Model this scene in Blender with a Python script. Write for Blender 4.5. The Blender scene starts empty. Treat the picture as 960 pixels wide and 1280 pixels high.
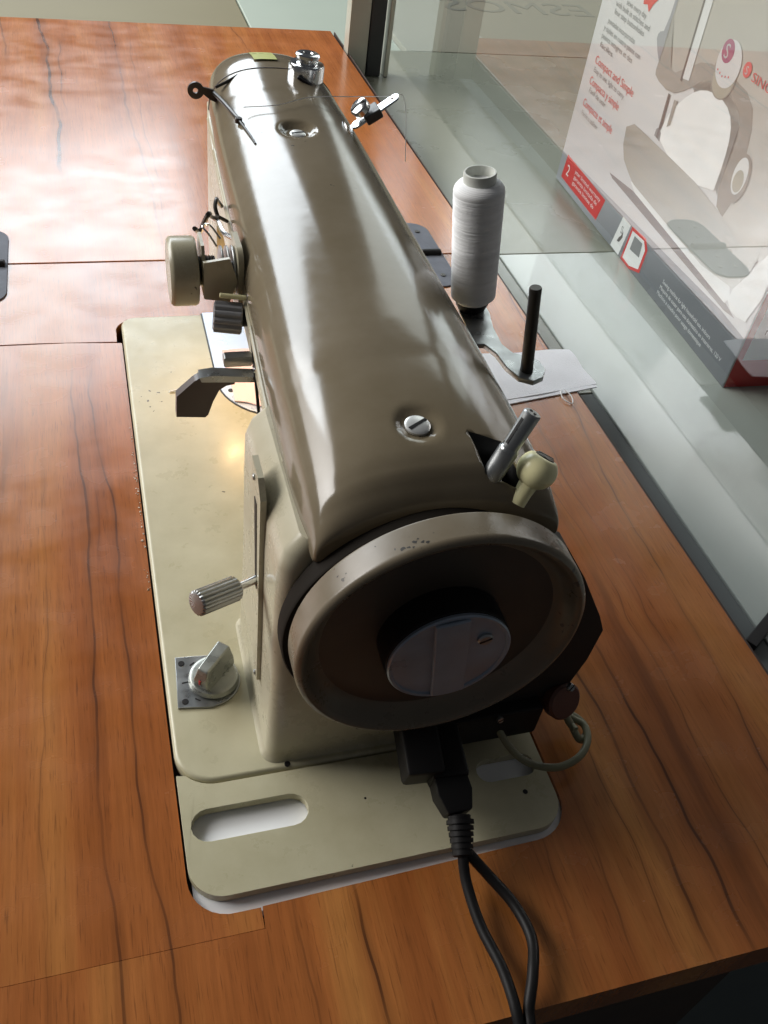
import bpy, bmesh, math, random
from mathutils import Vector, Matrix
from mathutils.geometry import tessellate_polygon
random.seed(7)
S = 0.001                       # everything below is written in millimetres
PI = math.pi
sc = bpy.context.scene
COL = sc.collection

# ------------------------------------------------------------------ camera
cam_d = bpy.data.cameras.new('camera'); cam = bpy.data.objects.new('camera', cam_d); COL.objects.link(cam)
cam_d.sensor_fit = 'VERTICAL'; cam_d.sensor_height = 24; cam_d.sensor_width = 18
cam_d.lens = 24 * 1136.87 / 1280
cam_d.clip_start = 0.01; cam_d.clip_end = 60
R = ((0.95743105, 0.09898579, -0.27115974), (-0.26231608, 0.69042584, -0.67416796), (0.12048264, 0.71659889, 0.6870007))
M4 = Matrix(R).transposed().inverted().to_4x4()
M4 = Matrix(R).to_4x4()
M4.translation = Vector((-10.746, -168.92, 398.88)) * S
cam.matrix_world = M4
sc.camera = cam

# ------------------------------------------------------------------ light of the room: shop windows, dark room behind the camera
w = bpy.data.worlds.new('World'); sc.world = w; w.use_nodes = True
bg = w.node_tree.nodes['Background']; bg.inputs[0].default_value = (0.9, 0.93, 1.0, 1); bg.inputs[1].default_value = 0.055
sc.view_settings.view_transform = 'Standard'; sc.view_settings.look = 'None'
sc.view_settings.exposure = 0.0; sc.view_settings.gamma = 1.0

def area(name, loc, target, sx, sy, radiance, color, spread):
    d = bpy.data.lights.new(name, 'AREA'); d.shape = 'RECTANGLE'; d.size = sx; d.size_y = sy
    d.energy = radiance * sx * sy * PI; d.color = color; d.spread = math.radians(spread)
    o = bpy.data.objects.new(name, d); COL.objects.link(o)
    o.location = loc
    o.rotation_euler = (Vector(target) - Vector(loc)).to_track_quat('-Z', 'Y').to_euler()
    return o
LAMPS = [
    ('window_light_far', (-0.80, 3.1, 1.62), (0.1, 0.5, 0.0), 2.6, 1.0, 9.0, (0.86, 0.94, 1.0), 180),
    ('window_light_far_right', (1.42, 2.75, 1.5), (0.2, 0.4, 0.0), 0.62, 1.3, 2.6, (0.92, 1.0, 0.96), 180),
    ('window_light_far_right_end', (2.12, 2.6, 1.5), (0.2, 0.4, 0.0), 0.30, 1.3, 2.6, (0.92, 1.0, 0.96), 180),
    ('window_light_left', (-2.3, 1.9, 1.5), (0.15, 1.0, 0.0), 2.4, 1.7, 2.8, (1.0, 0.98, 0.95), 84),
]
for a in LAMPS: area(*a)

# ------------------------------------------------------------------ materials
def newmat(name):
    m = bpy.data.materials.new(name); m.use_nodes = True
    return m, m.node_tree, m.node_tree.nodes['Principled BSDF']
def mat(name, col, rough=0.5, metal=0.0, var=0.08, vscale=30, bump=0.0, bscale=400, coat=0.0, rvar=0.0, spec=0.5, trans=0.0):
    m, nt, b = newmat(name)
    n = nt.nodes; l = nt.links
    b.inputs['Roughness'].default_value = rough; b.inputs['Metallic'].default_value = metal
    b.inputs['Coat Weight'].default_value = coat; b.inputs['Coat Roughness'].default_value = 0.08
    b.inputs['Specular IOR Level'].default_value = spec
    b.inputs['Transmission Weight'].default_value = trans
    tc = n.new('ShaderNodeTexCoord')
    no = n.new('ShaderNodeTexNoise'); no.inputs['Scale'].default_value = vscale; no.inputs['Detail'].default_value = 6
    l.new(tc.outputs['Object'], no.inputs['Vector'])
    mx = n.new('ShaderNodeMix'); mx.data_type = 'RGBA'
    mx.inputs['A'].default_value = (*[c * (1 - var) for c in col], 1); mx.inputs['B'].default_value = (*[min(1, c * (1 + var)) for c in col], 1)
    l.new(no.outputs['Fac'], mx.inputs['Factor']); l.new(mx.outputs['Result'], b.inputs['Base Color'])
    if rvar:
        mr = n.new('ShaderNodeMapRange'); mr.inputs['To Min'].default_value = rough - rvar; mr.inputs['To Max'].default_value = rough + rvar
        mr.inputs['From Min'].default_value = .3; mr.inputs['From Max'].default_value = .7
        l.new(no.outputs['Fac'], mr.inputs['Value']); l.new(mr.outputs['Result'], b.inputs['Roughness'])
    if bump:
        n2 = n.new('ShaderNodeTexNoise'); n2.inputs['Scale'].default_value = bscale; n2.inputs['Detail'].default_value = 4
        l.new(tc.outputs['Object'], n2.inputs['Vector'])
        bp = n.new('ShaderNodeBump'); bp.inputs['Strength'].default_value = bump; bp.inputs['Distance'].default_value = 0.0006
        l.new(n2.outputs['Fac'], bp.inputs['Height']); l.new(bp.outputs['Normal'], b.inputs['Normal'])
    return m

def enamel(name, col, rough, specks=0.0, speck_col=(0.06, 0.05, 0.04), dirt=(0.5, 0.45, 0.35)):
    """old stove enamel: uneven gloss, faint wear and a few chips"""
    m, nt, b = newmat(name); n = nt.nodes; l = nt.links
    tc = n.new('ShaderNodeTexCoord')
    big = n.new('ShaderNodeTexNoise'); big.inputs['Scale'].default_value = 14; big.inputs['Detail'].default_value = 8; big.inputs['Roughness'].default_value = .65
    l.new(tc.outputs['Object'], big.inputs['Vector'])
    mx = n.new('ShaderNodeMix'); mx.data_type = 'RGBA'
    mx.inputs['A'].default_value = (*[c * d for c, d in zip(col, (.86, .84, .78))], 1); mx.inputs['B'].default_value = (*[c * 1.08 for c in col], 1)
    cr = n.new('ShaderNodeMapRange'); cr.inputs['From Min'].default_value = .35; cr.inputs['From Max'].default_value = .65
    l.new(big.outputs['Fac'], cr.inputs['Value']); l.new(cr.outputs['Result'], mx.inputs['Factor'])
    out = mx.outputs['Result']
    if specks:
        vo = n.new('ShaderNodeTexNoise'); vo.inputs['Scale'].default_value = 260; vo.inputs['Detail'].default_value = 2
        l.new(tc.outputs['Object'], vo.inputs['Vector'])
        ms = n.new('ShaderNodeTexNoise'); ms.inputs['Scale'].default_value = 22; l.new(tc.outputs['Object'], ms.inputs['Vector'])
        ad = n.new('ShaderNodeMath'); ad.operation = 'ADD'; l.new(vo.outputs['Fac'], ad.inputs[0]); l.new(ms.outputs['Fac'], ad.inputs[1])
        gt = n.new('ShaderNodeMapRange'); gt.inputs['From Min'].default_value = 1.38 - specks * .1; gt.inputs['From Max'].default_value = 1.41 - specks * .1
        l.new(ad.outputs[0], gt.inputs['Value'])
        m2 = n.new('ShaderNodeMix'); m2.data_type = 'RGBA'; m2.inputs['B'].default_value = (*speck_col, 1)
        l.new(out, m2.inputs['A']); l.new(gt.outputs['Result'], m2.inputs['Factor']); out = m2.outputs['Result']
    l.new(out, b.inputs['Base Color'])
    sm = n.new('ShaderNodeTexNoise'); sm.inputs['Scale'].default_value = 45; sm.inputs['Detail'].default_value = 8; sm.inputs['Roughness'].default_value = .7
    l.new(tc.outputs['Object'], sm.inputs['Vector'])
    rr = n.new('ShaderNodeMapRange'); rr.inputs['From Min'].default_value = .3; rr.inputs['From Max'].default_value = .7
    rr.inputs['To Min'].default_value = rough * .75; rr.inputs['To Max'].default_value = rough * 1.35
    l.new(sm.outputs['Fac'], rr.inputs['Value']); l.new(rr.outputs['Result'], b.inputs['Roughness'])
    bp = n.new('ShaderNodeBump'); bp.inputs['Strength'].default_value = .05; bp.inputs['Distance'].default_value = .0008
    bn = n.new('ShaderNodeTexNoise'); bn.inputs['Scale'].default_value = 70; bn.inputs['Detail'].default_value = 3
    l.new(tc.outputs['Object'], bn.inputs['Vector']); l.new(bn.outputs['Fac'], bp.inputs['Height']); l.new(bp.outputs['Normal'], b.inputs['Normal'])
    return m

# dark figure lines of the veneer: (x0 mm, y0 mm, slope, y from, y to, half width mm, strength)
STREAKS = [
    (-33, 200, -0.006, -90, 405, 1.3, .85), (-19, 250, -0.028, -90, 400, 1.1, .8), (-28, 220, 0.0, 130, 320, .6, .5),
    (222, 0, 0.006, -90, 330, 1.5, .85), (240.5, 0, 0.0, -90, 300, 1.6, .9), (303, 60, 0.073, -90, 545, 1.0, .8),
    (163, -30, 0.03, -90, 20, .9, .8), (69, -30, -0.05, -90, 20, 1.4, .9), (41, -30, -0.05, -90, 20, 1.0, .7),
    (-45, 950, -0.045, 705, 1200, 3.6, .95), (-33, 950, -0.02, 850, 1110, 1.3, .7), (37, 860, -0.021, 560, 1200, 2.2, .55),
    (50, 850, .012, 600, 1120, 1.2, .5), (200, 1090, -0.16, 980, 1200, 1.0, .6), (-98, 1080, -.03, 1000, 1200, 2.2, .7),
    (-82, 300, .02, 180, 420, 5.0, .35), (262, 150, .05, -90, 300, 6.0, .4), (188, 40, 0.0, -90, 200, .9, .5), (268, 60, .02, -90, 420, .8, .7), (206, 60, -.01, -90, 240, .7, .6), (120, -40, .02, -90, 10, .9, .7), (-58, 150, .01, -90, 300, .6, .45), (285, 200, .03, 60, 480, .7, .6),
]
def wood(name, seed, rough=0.22, light=1.0):
    m, nt, b = newmat(name); n = nt.nodes; l = nt.links
    def math_(op, a, bb=None, clamp=False):
        x = n.new('ShaderNodeMath'); x.operation = op; x.use_clamp = clamp
        for i, v in enumerate((a, bb)):
            if v is None: continue
            if isinstance(v, (int, float)): x.inputs[i].default_value = v
            else: l.new(v, x.inputs[i])
        return x.outputs[0]
    tc = n.new('ShaderNodeTexCoord')
    P = tc.outputs['Object']
    mp = n.new('ShaderNodeMapping'); mp.inputs['Scale'].default_value = (26, 1.6, 10); mp.inputs['Location'].default_value = (seed * 3.1, seed * 1.7, 0)
    l.new(P, mp.inputs['Vector'])
    g1 = n.new('ShaderNodeTexNoise'); g1.inputs['Scale'].default_value = 1; g1.inputs['Detail'].default_value = 5; g1.inputs['Distortion'].default_value = .6
    l.new(mp.outputs[0], g1.inputs['Vector'])
    mp2 = n.new('ShaderNodeMapping'); mp2.inputs['Scale'].default_value = (420, 16, 60); l.new(P, mp2.inputs['Vector'])
    g2 = n.new('ShaderNodeTexNoise'); g2.inputs['Scale'].default_value = 1; g2.inputs['Detail'].default_value = 6; g2.inputs['Roughness'].default_value = .7
    l.new(mp2.outputs[0], g2.inputs['Vector'])
    mp3 = n.new('ShaderNodeMapping'); mp3.inputs['Scale'].default_value = (16, 22, 10); l.new(P, mp3.inputs['Vector'])
    g3 = n.new('ShaderNodeTexNoise'); g3.inputs['Scale'].default_value = 1.5; g3.inputs['Detail'].default_value = 5; l.new(mp3.outputs[0], g3.inputs['Vector'])
    ramp = n.new('ShaderNodeValToRGB'); l.new(g1.outputs['Fac'], ramp.inputs[0])
    e = ramp.color_ramp.elements
    e[0].position = .22; e[0].color = (0.238 * light, 0.066 * light, 0.0150 * light, 1)
    e[1].position = .80; e[1].color = (0.458 * light, 0.189 * light, 0.0484 * light, 1)
    x = e.new(.5); x.color = (.35 * light, .113 * light, .028 * light, 1)
    out = ramp.outputs[0]
    def mul(colout, fac, lo, hi):
        mr = n.new('ShaderNodeMapRange'); mr.inputs['From Min'].default_value = .3; mr.inputs['From Max'].default_value = .7
        mr.inputs['To Min'].default_value = lo; mr.inputs['To Max'].default_value = hi; l.new(fac, mr.inputs['Value'])
        vm = n.new('ShaderNodeVectorMath'); vm.operation = 'SCALE'; l.new(colout, vm.inputs[0]); l.new(mr.outputs[0], vm.inputs['Scale'])
        return vm.outputs[0]
    out = mul(out, g2.outputs['Fac'], .82, 1.14)
    out = mul(out, g3.outputs['Fac'], .95, 1.05)
    # figure lines
    sep = n.new('ShaderNodeSeparateXYZ'); l.new(P, sep.inputs[0])
    X = math_('MULTIPLY', sep.outputs[0], 1000.0); Y = math_('MULTIPLY', sep.outputs[1], 1000.0)
    wn = n.new('ShaderNodeTexNoise'); wn.noise_dimensions = '2D'; wn.inputs['Scale'].default_value = 1; wn.inputs['Detail'].default_value = 3
    mpw = n.new('ShaderNodeMapping'); mpw.inputs['Scale'].default_value = (6, 7, 1); l.new(P, mpw.inputs['Vector']); l.new(mpw.outputs[0], wn.inputs['Vector'])
    wig = math_('MULTIPLY', math_('SUBTRACT', wn.outputs['Fac'], .5), 22.0)
    Xw = math_('ADD', X, wig)
    fn = n.new('ShaderNodeTexNoise'); fn.noise_dimensions = '2D'; fn.inputs['Scale'].default_value = 1; fn.inputs['Detail'].default_value = 4
    mpf = n.new('ShaderNodeMapping'); mpf.inputs['Scale'].default_value = (60, 14, 1); l.new(P, mpf.inputs['Vector']); l.new(mpf.outputs[0], fn.inputs['Vector'])
    fmr = n.new('ShaderNodeMapRange'); fmr.inputs['From Min'].default_value = .32; fmr.inputs['From Max'].default_value = .6; fmr.inputs['To Min'].default_value = .45; l.new(fn.outputs['Fac'], fmr.inputs['Value']); fade = fmr.outputs[0]
    pn_ = n.new('ShaderNodeTexNoise'); pn_.inputs['Scale'].default_value = 1; pn_.inputs['Detail'].default_value = 2
    mpp = n.new('ShaderNodeMapping'); mpp.inputs['Scale'].default_value = (1500, 70, 200); l.new(P, mpp.inputs['Vector']); l.new(mpp.outputs[0], pn_.inputs['Vector'])
    pmr = n.new('ShaderNodeMapRange'); pmr.inputs['From Min'].default_value = .60; pmr.inputs['From Max'].default_value = .70; pmr.inputs['To Max'].default_value = .38; l.new(pn_.outputs['Fac'], pmr.inputs['Value'])
    tot = pmr.outputs[0]
    for (x0, y0, s, ya, yb, hw, st) in STREAKS:
        c = math_('ADD', math_('MULTIPLY', math_('SUBTRACT', Y, y0), s), x0)
        d = math_('ABSOLUTE', math_('SUBTRACT', Xw, c))
        f1_ = math_('MULTIPLY', math_('SUBTRACT', 1.0, math_('DIVIDE', d, hw * .75), True), 1.8, True)
        f2_ = math_('MULTIPLY', math_('SUBTRACT', 1.0, math_('DIVIDE', d, hw * 3.4), True), .38)
        f = math_('MULTIPLY', math_('MAXIMUM', f1_, f2_), math_('MULTIPLY', fade, st * .95))
        ra = math_('MULTIPLY', math_('SUBTRACT', Y, ya), 1 / 40, True); rb = math_('MULTIPLY', math_('SUBTRACT', yb, Y), 1 / 40, True)
        f = math_('MULTIPLY', math_('MULTIPLY', f, ra), rb)
        tot = f if tot is None else math_('MAXIMUM', tot, f)
    mx = n.new('ShaderNodeMix'); mx.data_type = 'RGBA'; mx.inputs['B'].default_value = (.060, .020, .008, 1)
    l.new(out, mx.inputs['A']); l.new(tot, mx.inputs['Factor'])
    l.new(mx.outputs['Result'], b.inputs['Base Color'])
    b.inputs['Coat Weight'].default_value = .12; b.inputs['Coat Roughness'].default_value = .13; b.inputs['Coat IOR'].default_value = 1.6
    rr = n.new('ShaderNodeMapRange'); rr.inputs['From Min'].default_value = .3; rr.inputs['From Max'].default_value = .7
    rr.inputs['To Min'].default_value = rough * .8; rr.inputs['To Max'].default_value = rough * 1.4
    l.new(g3.outputs['Fac'], rr.inputs['Value']); l.new(rr.outputs[0], b.inputs['Roughness'])
    hb = math_('ADD', math_('MULTIPLY', g2.outputs['Fac'], .25), math_('MULTIPLY', g3.outputs['Fac'], .4))
    bp = n.new('ShaderNodeBump'); bp.inputs['Strength'].default_value = .25; bp.inputs['Distance'].default_value = .0006
    l.new(hb, bp.inputs['Height']); l.new(bp.outputs['Normal'], b.inputs['Normal'])
    return m

M = {}
M['wood'] = wood('varnished_wood', 0)
M['wood_leaf'] = wood('varnished_wood_leaf', 4, .2, 1.2)
M['wood_insert'] = wood('varnished_wood_insert', 9)
M['wood_dark'] = mat('dark_stained_wood', (.045, .025, .016), .6, var=.3, vscale=40)
M['taupe'] = enamel('taupe_enamel', (.178, .146, .100), .13, specks=.2)
M['taupe_wheel'] = enamel('taupe_enamel_wheel', (.165, .135, .095), .3, specks=1.0)
M['cream'] = enamel('cream_enamel', (.49, .455, .315), .30, specks=.35)
M['cream_body'] = enamel('cream_enamel_body', (.44, .405, .30), .28, specks=.3)
M['chrome'] = mat('chrome', (.72, .73, .74), .16, 1.0, var=.12, vscale=90, rvar=.06)
M['steel'] = mat('dull_steel', (.36, .37, .37), .32, .9, var=.2, vscale=120, rvar=.1)
M['plate'] = mat('polished_plate', (.58, .66, .78), .3, .25, var=.08, vscale=60, rvar=.06)
M['dark_steel'] = mat('blackened_steel', (.05, .045, .04), .35, .6, var=.3, vscale=80)
M['grey_iron'] = mat('grey_hinge_metal', (.13, .14, .165), .75, .1, var=.3, vscale=90, bump=.3)
M['black'] = mat('black_plastic', (.009, .008, .008), .5, var=.3, spec=.28)
M['black_gloss'] = mat('black_gloss_plastic', (.008, .008, .008), .65, var=.3)
M['collar'] = mat('dark_collar', (.014, .011, .008), .8, spec=.15)
M['web'] = mat('shaded_web', (.055, .042, .030), .45, var=.3, vscale=60)
M['grip'] = mat('grey_fluted_plastic', (.24, .24, .25), .35, var=.3)
M['lever'] = mat('dark_brown_plastic', (.055, .035, .03), .35, var=.2)
M['ivory'] = mat('ivory_plastic', (.86, .80, .46), .32, var=.1, vscale=80)
M['knobgrey'] = mat('grey_cast_knob', (.33, .34, .31), .30, .6, var=.3, vscale=130, rvar=.1)
M['screw'] = mat('screw_steel', (.66, .66, .64), .34, .55, var=.1, vscale=200)
M['disc'] = mat('dull_disc', (.30, .35, .42), .36, .45, var=.35, vscale=60, rvar=.1)
M['red_brown'] = mat('brown_bakelite', (.10, .035, .022), .45, var=.2)
M['olive'] = mat('olive_cable', (.19, .185, .11), .45, var=.15, vscale=90)
M['thread'] = mat('white_thread', (.80, .80, .79), .85, var=.05)
_m, _nt, _b = newmat('wound_thread'); _n = _nt.nodes; _l = _nt.links
_b.inputs['Roughness'].default_value = .75
_tc = _n.new('ShaderNodeTexCoord'); _w = _n.new('ShaderNodeTexWave'); _w.bands_direction = 'Z'; _w.inputs['Scale'].default_value = 420; _w.inputs['Distortion'].default_value = 2.5; _w.inputs['Detail'].default_value = 2
_mp = _n.new('ShaderNodeMapping'); _mp.inputs['Rotation'].default_value = (.09, .05, 0); _l.new(_tc.outputs['Object'], _mp.inputs['Vector']); _l.new(_mp.outputs[0], _w.inputs['Vector'])
_x = _n.new('ShaderNodeTexNoise'); _x.inputs['Scale'].default_value = 1; _mq = _n.new('ShaderNodeMapping'); _mq.inputs['Scale'].default_value = (20, 20, 260); _l.new(_tc.outputs['Object'], _mq.inputs['Vector']); _l.new(_mq.outputs[0], _x.inputs['Vector'])
_r = _n.new('ShaderNodeMapRange'); _r.inputs['From Min'].default_value = .3; _r.inputs['From Max'].default_value = .7; _r.inputs['To Min'].default_value = .74; _r.inputs['To Max'].default_value = .88; _l.new(_x.outputs['Fac'], _r.inputs['Value'])
_cc = _n.new('ShaderNodeCombineColor'); [_l.new(_r.outputs[0], _cc.inputs[k]) for k in range(3)]; _l.new(_cc.outputs[0], _b.inputs['Base Color'])
_bp = _n.new('ShaderNodeBump'); _bp.inputs['Strength'].default_value = .16; _bp.inputs['Distance'].default_value = .0006; _l.new(_w.outputs['Fac'], _bp.inputs['Height']); _l.new(_bp.outputs['Normal'], _b.inputs['Normal'])
M['wound'] = _m
M['core'] = mat('grey_spool_core', (.60, .61, .56), .5, var=.06)
M['cloth'] = mat('white_cloth', (.84, .85, .88), .9, var=.04, vscale=60, bump=.7, bscale=900)
M['pink'] = mat('pink_cloth', (.80, .58, .54), .9, var=.05, bump=.6, bscale=900)
M['white'] = mat('white_sheet', (.84, .85, .86), .5, var=.05, vscale=50)
M['sheet'] = mat('pale_board', (.46, .49, .45), .09, var=.05, vscale=6, rvar=.05)
M['sheet2'] = mat('greyish_board', (.235, .24, .185), .28, var=.08, vscale=6, rvar=.05)
M['strip_shade'] = mat('shade_strip', (.13, .14, .135), .85, var=.12, vscale=12)
M['floor'] = mat('grey_tile', (.16, .18, .18), .4, var=.15, vscale=8)
M['wall'] = mat('brown_grey_wall', (.22, .205, .155), .7, var=.10, vscale=3)
M['wallgreen'] = mat('pale_green_panel', (.38, .43, .36), .4, var=.10, vscale=4)
M['olivewall'] = mat('olive_panel', (.19, .16, .08), .6, var=.12, vscale=7)
M['postdark'] = mat('black_rubber', (.03, .033, .033), .5)
M['postlight'] = mat('aluminium_post', (.50, .50, .42), .4, .4, var=.1)
M['letter'] = mat('faded_lettering', (.17, .165, .135), .7)
M['cardwhite'] = mat('carton_white', (.60, .605, .625), .35, var=.03, vscale=6)
M['cardgrey'] = mat('carton_grey', (.17, .185, .205), .35, var=.10, vscale=6)
M['cardmid'] = mat('carton_mid_grey', (.50, .50, .52), .35, var=.05, vscale=6)
M['red'] = mat('carton_red', (.60, .04, .04), .35, var=.06)
M['printgrey'] = mat('print_grey', (.23, .24, .25), .4)
M['printred'] = mat('print_red', (.62, .12, .13), .4)
M['printwhite'] = mat('print_white', (.78, .79, .80), .4)
M['pbody'] = mat('print_machine_light', (.47, .465, .45), .35, var=.06, vscale=9)
M['pshade'] = mat('print_machine_shade', (.33, .315, .295), .35, var=.06, vscale=9)
M['pbed'] = mat('print_machine_bed', (.40, .395, .365), .35, var=.08, vscale=9)
M['pdark'] = mat('print_dark', (.13, .12, .12), .4)
M['pbase'] = mat('print_base', (.66, .67, .68), .35)
M['poval'] = mat('print_oval', (.36, .35, .30), .35)
M['printplum'] = mat('print_plum', (.34, .10, .19), .4)
M['sticker'] = mat('yellow_green_sticker', (.42, .45, .12), .5, var=.2, vscale=200)
M['glue'] = mat('dust', (.78, .74, .66), .9)

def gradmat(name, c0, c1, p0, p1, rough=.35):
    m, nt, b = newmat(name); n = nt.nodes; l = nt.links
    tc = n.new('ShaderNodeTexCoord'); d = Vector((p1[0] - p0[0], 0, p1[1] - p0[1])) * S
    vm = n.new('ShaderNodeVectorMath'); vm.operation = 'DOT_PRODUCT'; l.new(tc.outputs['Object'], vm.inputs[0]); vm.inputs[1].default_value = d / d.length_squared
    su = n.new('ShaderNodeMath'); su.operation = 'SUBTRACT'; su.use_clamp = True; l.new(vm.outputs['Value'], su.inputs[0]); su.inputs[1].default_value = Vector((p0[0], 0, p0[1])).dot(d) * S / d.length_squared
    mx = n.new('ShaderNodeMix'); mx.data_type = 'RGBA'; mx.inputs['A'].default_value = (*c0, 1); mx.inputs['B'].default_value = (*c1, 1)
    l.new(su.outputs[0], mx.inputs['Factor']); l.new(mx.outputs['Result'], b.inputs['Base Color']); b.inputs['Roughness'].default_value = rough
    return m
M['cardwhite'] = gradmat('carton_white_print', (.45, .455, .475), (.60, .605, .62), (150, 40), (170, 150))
M['pbody'] = gradmat('print_body', (.47, .465, .45), (.42, .405, .375), (260, 90), (200, 240))
M['pshade'] = gradmat('print_body_shade', (.33, .32, .30), (.26, .245, .225), (180, 190), (310, 110))
M['pbed'] = gradmat('print_bed', (.28, .275, .25), (.46, .465, .455), (125, 100), (340, 80))
M['cardgrey'] = gradmat('print_band', (.30, .31, .34), (.13, .14, .16), (200, 50), (215, 2))
mg, nt, b = newmat('glass_pane'); n = nt.nodes; l = nt.links
n.remove(b)
tr = n.new('ShaderNodeBsdfTransparent'); tr.inputs[0].default_value = (.975, .985, .975, 1)
gl = n.new('ShaderNodeBsdfGlossy'); gl.inputs['Roughness'].default_value = 0.015; gl.inputs[0].default_value = (1, 1, 1, 1)
fr = n.new('ShaderNodeFresnel'); fr.inputs[0].default_value = 2.5
ge = n.new('ShaderNodeNewGeometry'); inv_ = n.new('ShaderNodeMath'); inv_.operation = 'SUBTRACT'; inv_.inputs[0].default_value = 1; l.new(ge.outputs['Backfacing'], inv_.inputs[1])
fm = n.new('ShaderNodeMath'); fm.operation = 'MULTIPLY'; l.new(fr.outputs[0], fm.inputs[0]); l.new(inv_.outputs[0], fm.inputs[1])
ms = n.new('ShaderNodeMixShader'); l.new(fm.outputs[0], ms.inputs[0]); l.new(tr.outputs[0], ms.inputs[1]); l.new(gl.outputs[0], ms.inputs[2])
l.new(ms.outputs[0], n['Material Output'].inputs[0])
M['glass'] = mg

# ------------------------------------------------------------------ mesh helpers (mm in, metres out)
def link(name, me, m, parent=None, smooth=True, loc=None, rot=None):
    o = bpy.data.objects.new(name, me); COL.objects.link(o)
    if m is not None and len(me.materials) == 0: me.materials.append(m)
    if smooth:
        for p in me.polygons: p.use_smooth = True
        me.set_sharp_from_angle(angle=math.radians(38))
    if parent: o.parent = parent
    if loc is not None: o.location = Vector(loc) * S
    if rot is not None: o.rotation_euler = rot
    return o
def build(name, bm, m, parent=None, smooth=True, **k):
    bmesh.ops.recalc_face_normals(bm, faces=bm.faces)
    bmesh.ops.scale(bm, vec=(S, S, S), verts=bm.verts)
    me = bpy.data.meshes.new(name); bm.to_mesh(me); bm.free()
    o = link(name, me, m, parent, smooth, **k)
    if smooth: wn_ = o.modifiers.new('wn', 'WEIGHTED_NORMAL'); wn_.keep_sharp = True
    return o
def empty(name, label, cat, loc=(0, 0, 0), rot=(0, 0, 0), group=None):
    o = bpy.data.objects.new(name, None); COL.objects.link(o); o.empty_display_size = .02
    o.location = Vector(loc) * S; o.rotation_euler = rot
    o['label'] = label; o['category'] = cat
    if group: o['group'] = group
    return o
def tag(o, label, cat, group=None):
    o['label'] = label; o['category'] = cat
    if group: o['group'] = group
    return o
def bevel(bm, w, seg=2, ang=30):
    ed = [e for e in bm.edges if len(e.link_faces) == 2 and e.calc_face_angle(0) > math.radians(ang)]
    if ed: bmesh.ops.bevel(bm, geom=ed, offset=w, segments=seg, profile=.5, affect='EDGES', clamp_overlap=True)
def rrect(x0, y0, x1, y1, r, seg=8):
    """rounded rectangle outline; r is one radius or four (x0y0, x1y0, x1y1, x0y1)"""
    if not isinstance(r, (tuple, list)): r = (r,) * 4
    pts = []
    for (cx, cy, a0, rr) in ((x0 + r[0], y0 + r[0], PI, r[0]), (x1 - r[1], y0 + r[1], 1.5 * PI, r[1]), (x1 - r[2], y1 - r[2], 0, r[2]), (x0 + r[3], y1 - r[3], .5 * PI, r[3])):
        for i in range(seg + 1):
            a = a0 + .5 * PI * i / seg; pts.append((cx + rr * math.cos(a), cy + rr * math.sin(a)))
    return pts
def prism(outline, z0, z1, holes=(), bev=0, seg=2, bm=None, axes='xy'):
    """extrude an outline (with holes); axes tells which world axes the outline lies in"""
    bm2 = bmesh.new()
    def P(a, b, c):
        return {'xy': (a, b, c), 'xz': (a, c, b), 'yz': (c, a, b)}[axes]
    loops = [list(outline)] + [list(h) for h in holes]
    flat = [p for lp in loops for p in lp]
    tri = tessellate_polygon([[Vector((p[0], p[1], 0)) for p in lp] for lp in loops])
    lo = [bm2.verts.new(P(p[0], p[1], z0)) for p in flat]; hi = [bm2.verts.new(P(p[0], p[1], z1)) for p in flat]
    if holes:
        for t in tri:
            try: bm2.faces.new([hi[i] for i in t]); bm2.faces.new([lo[i] for i in reversed(t)])
            except ValueError: pass
    else:
        bm2.faces.new(hi); bm2.faces.new(list(reversed(lo)))
    k = 0
    for lp in loops:
        c = len(lp)
        for i in range(c):
            j = (i + 1) % c
            bm2.faces.new((lo[k + i], lo[k + j], hi[k + j], hi[k + i]))
        k += c
    bmesh.ops.recalc_face_normals(bm2, faces=bm2.faces)
    if bev:
        hs = set(hi)
        ed = [e for e in bm2.edges if e.verts[0] in hs and e.verts[1] in hs and len(e.link_faces) == 2 and e.calc_face_angle(0) > 1.0]
        bmesh.ops.bevel(bm2, geom=ed, offset=bev, segments=seg, profile=.5, affect='EDGES', clamp_overlap=True)
    if bm is None: return bm2
    merge(bm, bm2); return bm
def merge(bm, bm2):
    me = bpy.data.meshes.new('tmp'); bm2.to_mesh(me); bm2.free(); bm.from_mesh(me); bpy.data.meshes.remove(me)
def xf(bm, mtx):
    bmesh.ops.transform(bm, matrix=mtx, verts=bm.verts); return bm
def align(p, d):
    """matrix that puts local +Z along d with origin at p"""
    return Matrix.Translation(Vector(p)) @ Vector(d).to_track_quat('Z', 'Y').to_matrix().to_4x4()
def lathe(profile, seg=64, mod=None):
    """profile of (radius, height) turned about Z; closes at both ends"""
    bm = bmesh.new(); rings = []
    for k, (r, h) in enumerate(profile):
        if r < 1e-6: rings.append([bm.verts.new((0, 0, h))]); continue
        ring = []
        for i in range(seg):
            a = 2 * PI * i / seg; rr = r
            if mod: rr = r + mod(a, k)
            ring.append(bm.verts.new((rr * math.cos(a), rr * math.sin(a), h)))
        rings.append(ring)
    for a, b_ in zip(rings, rings[1:]):
        if len(a) == 1 and len(b_) == 1: continue
        for i in range(seg):
            j = (i + 1) % seg
            if len(a) == 1: bm.faces.new((a[0], b_[i], b_[j]))
            elif len(b_) == 1: bm.faces.new((a[i], a[j], b_[0]))
            else: bm.faces.new((a[i], a[j], b_[j], b_[i]))
    if len(rings[0]) > 1: bm.faces.new(list(reversed(rings[0])))
    if len(rings[-1]) > 1: bm.faces.new(rings[-1])
    bmesh.ops.recalc_face_normals(bm, faces=bm.faces)
    return bm
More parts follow.
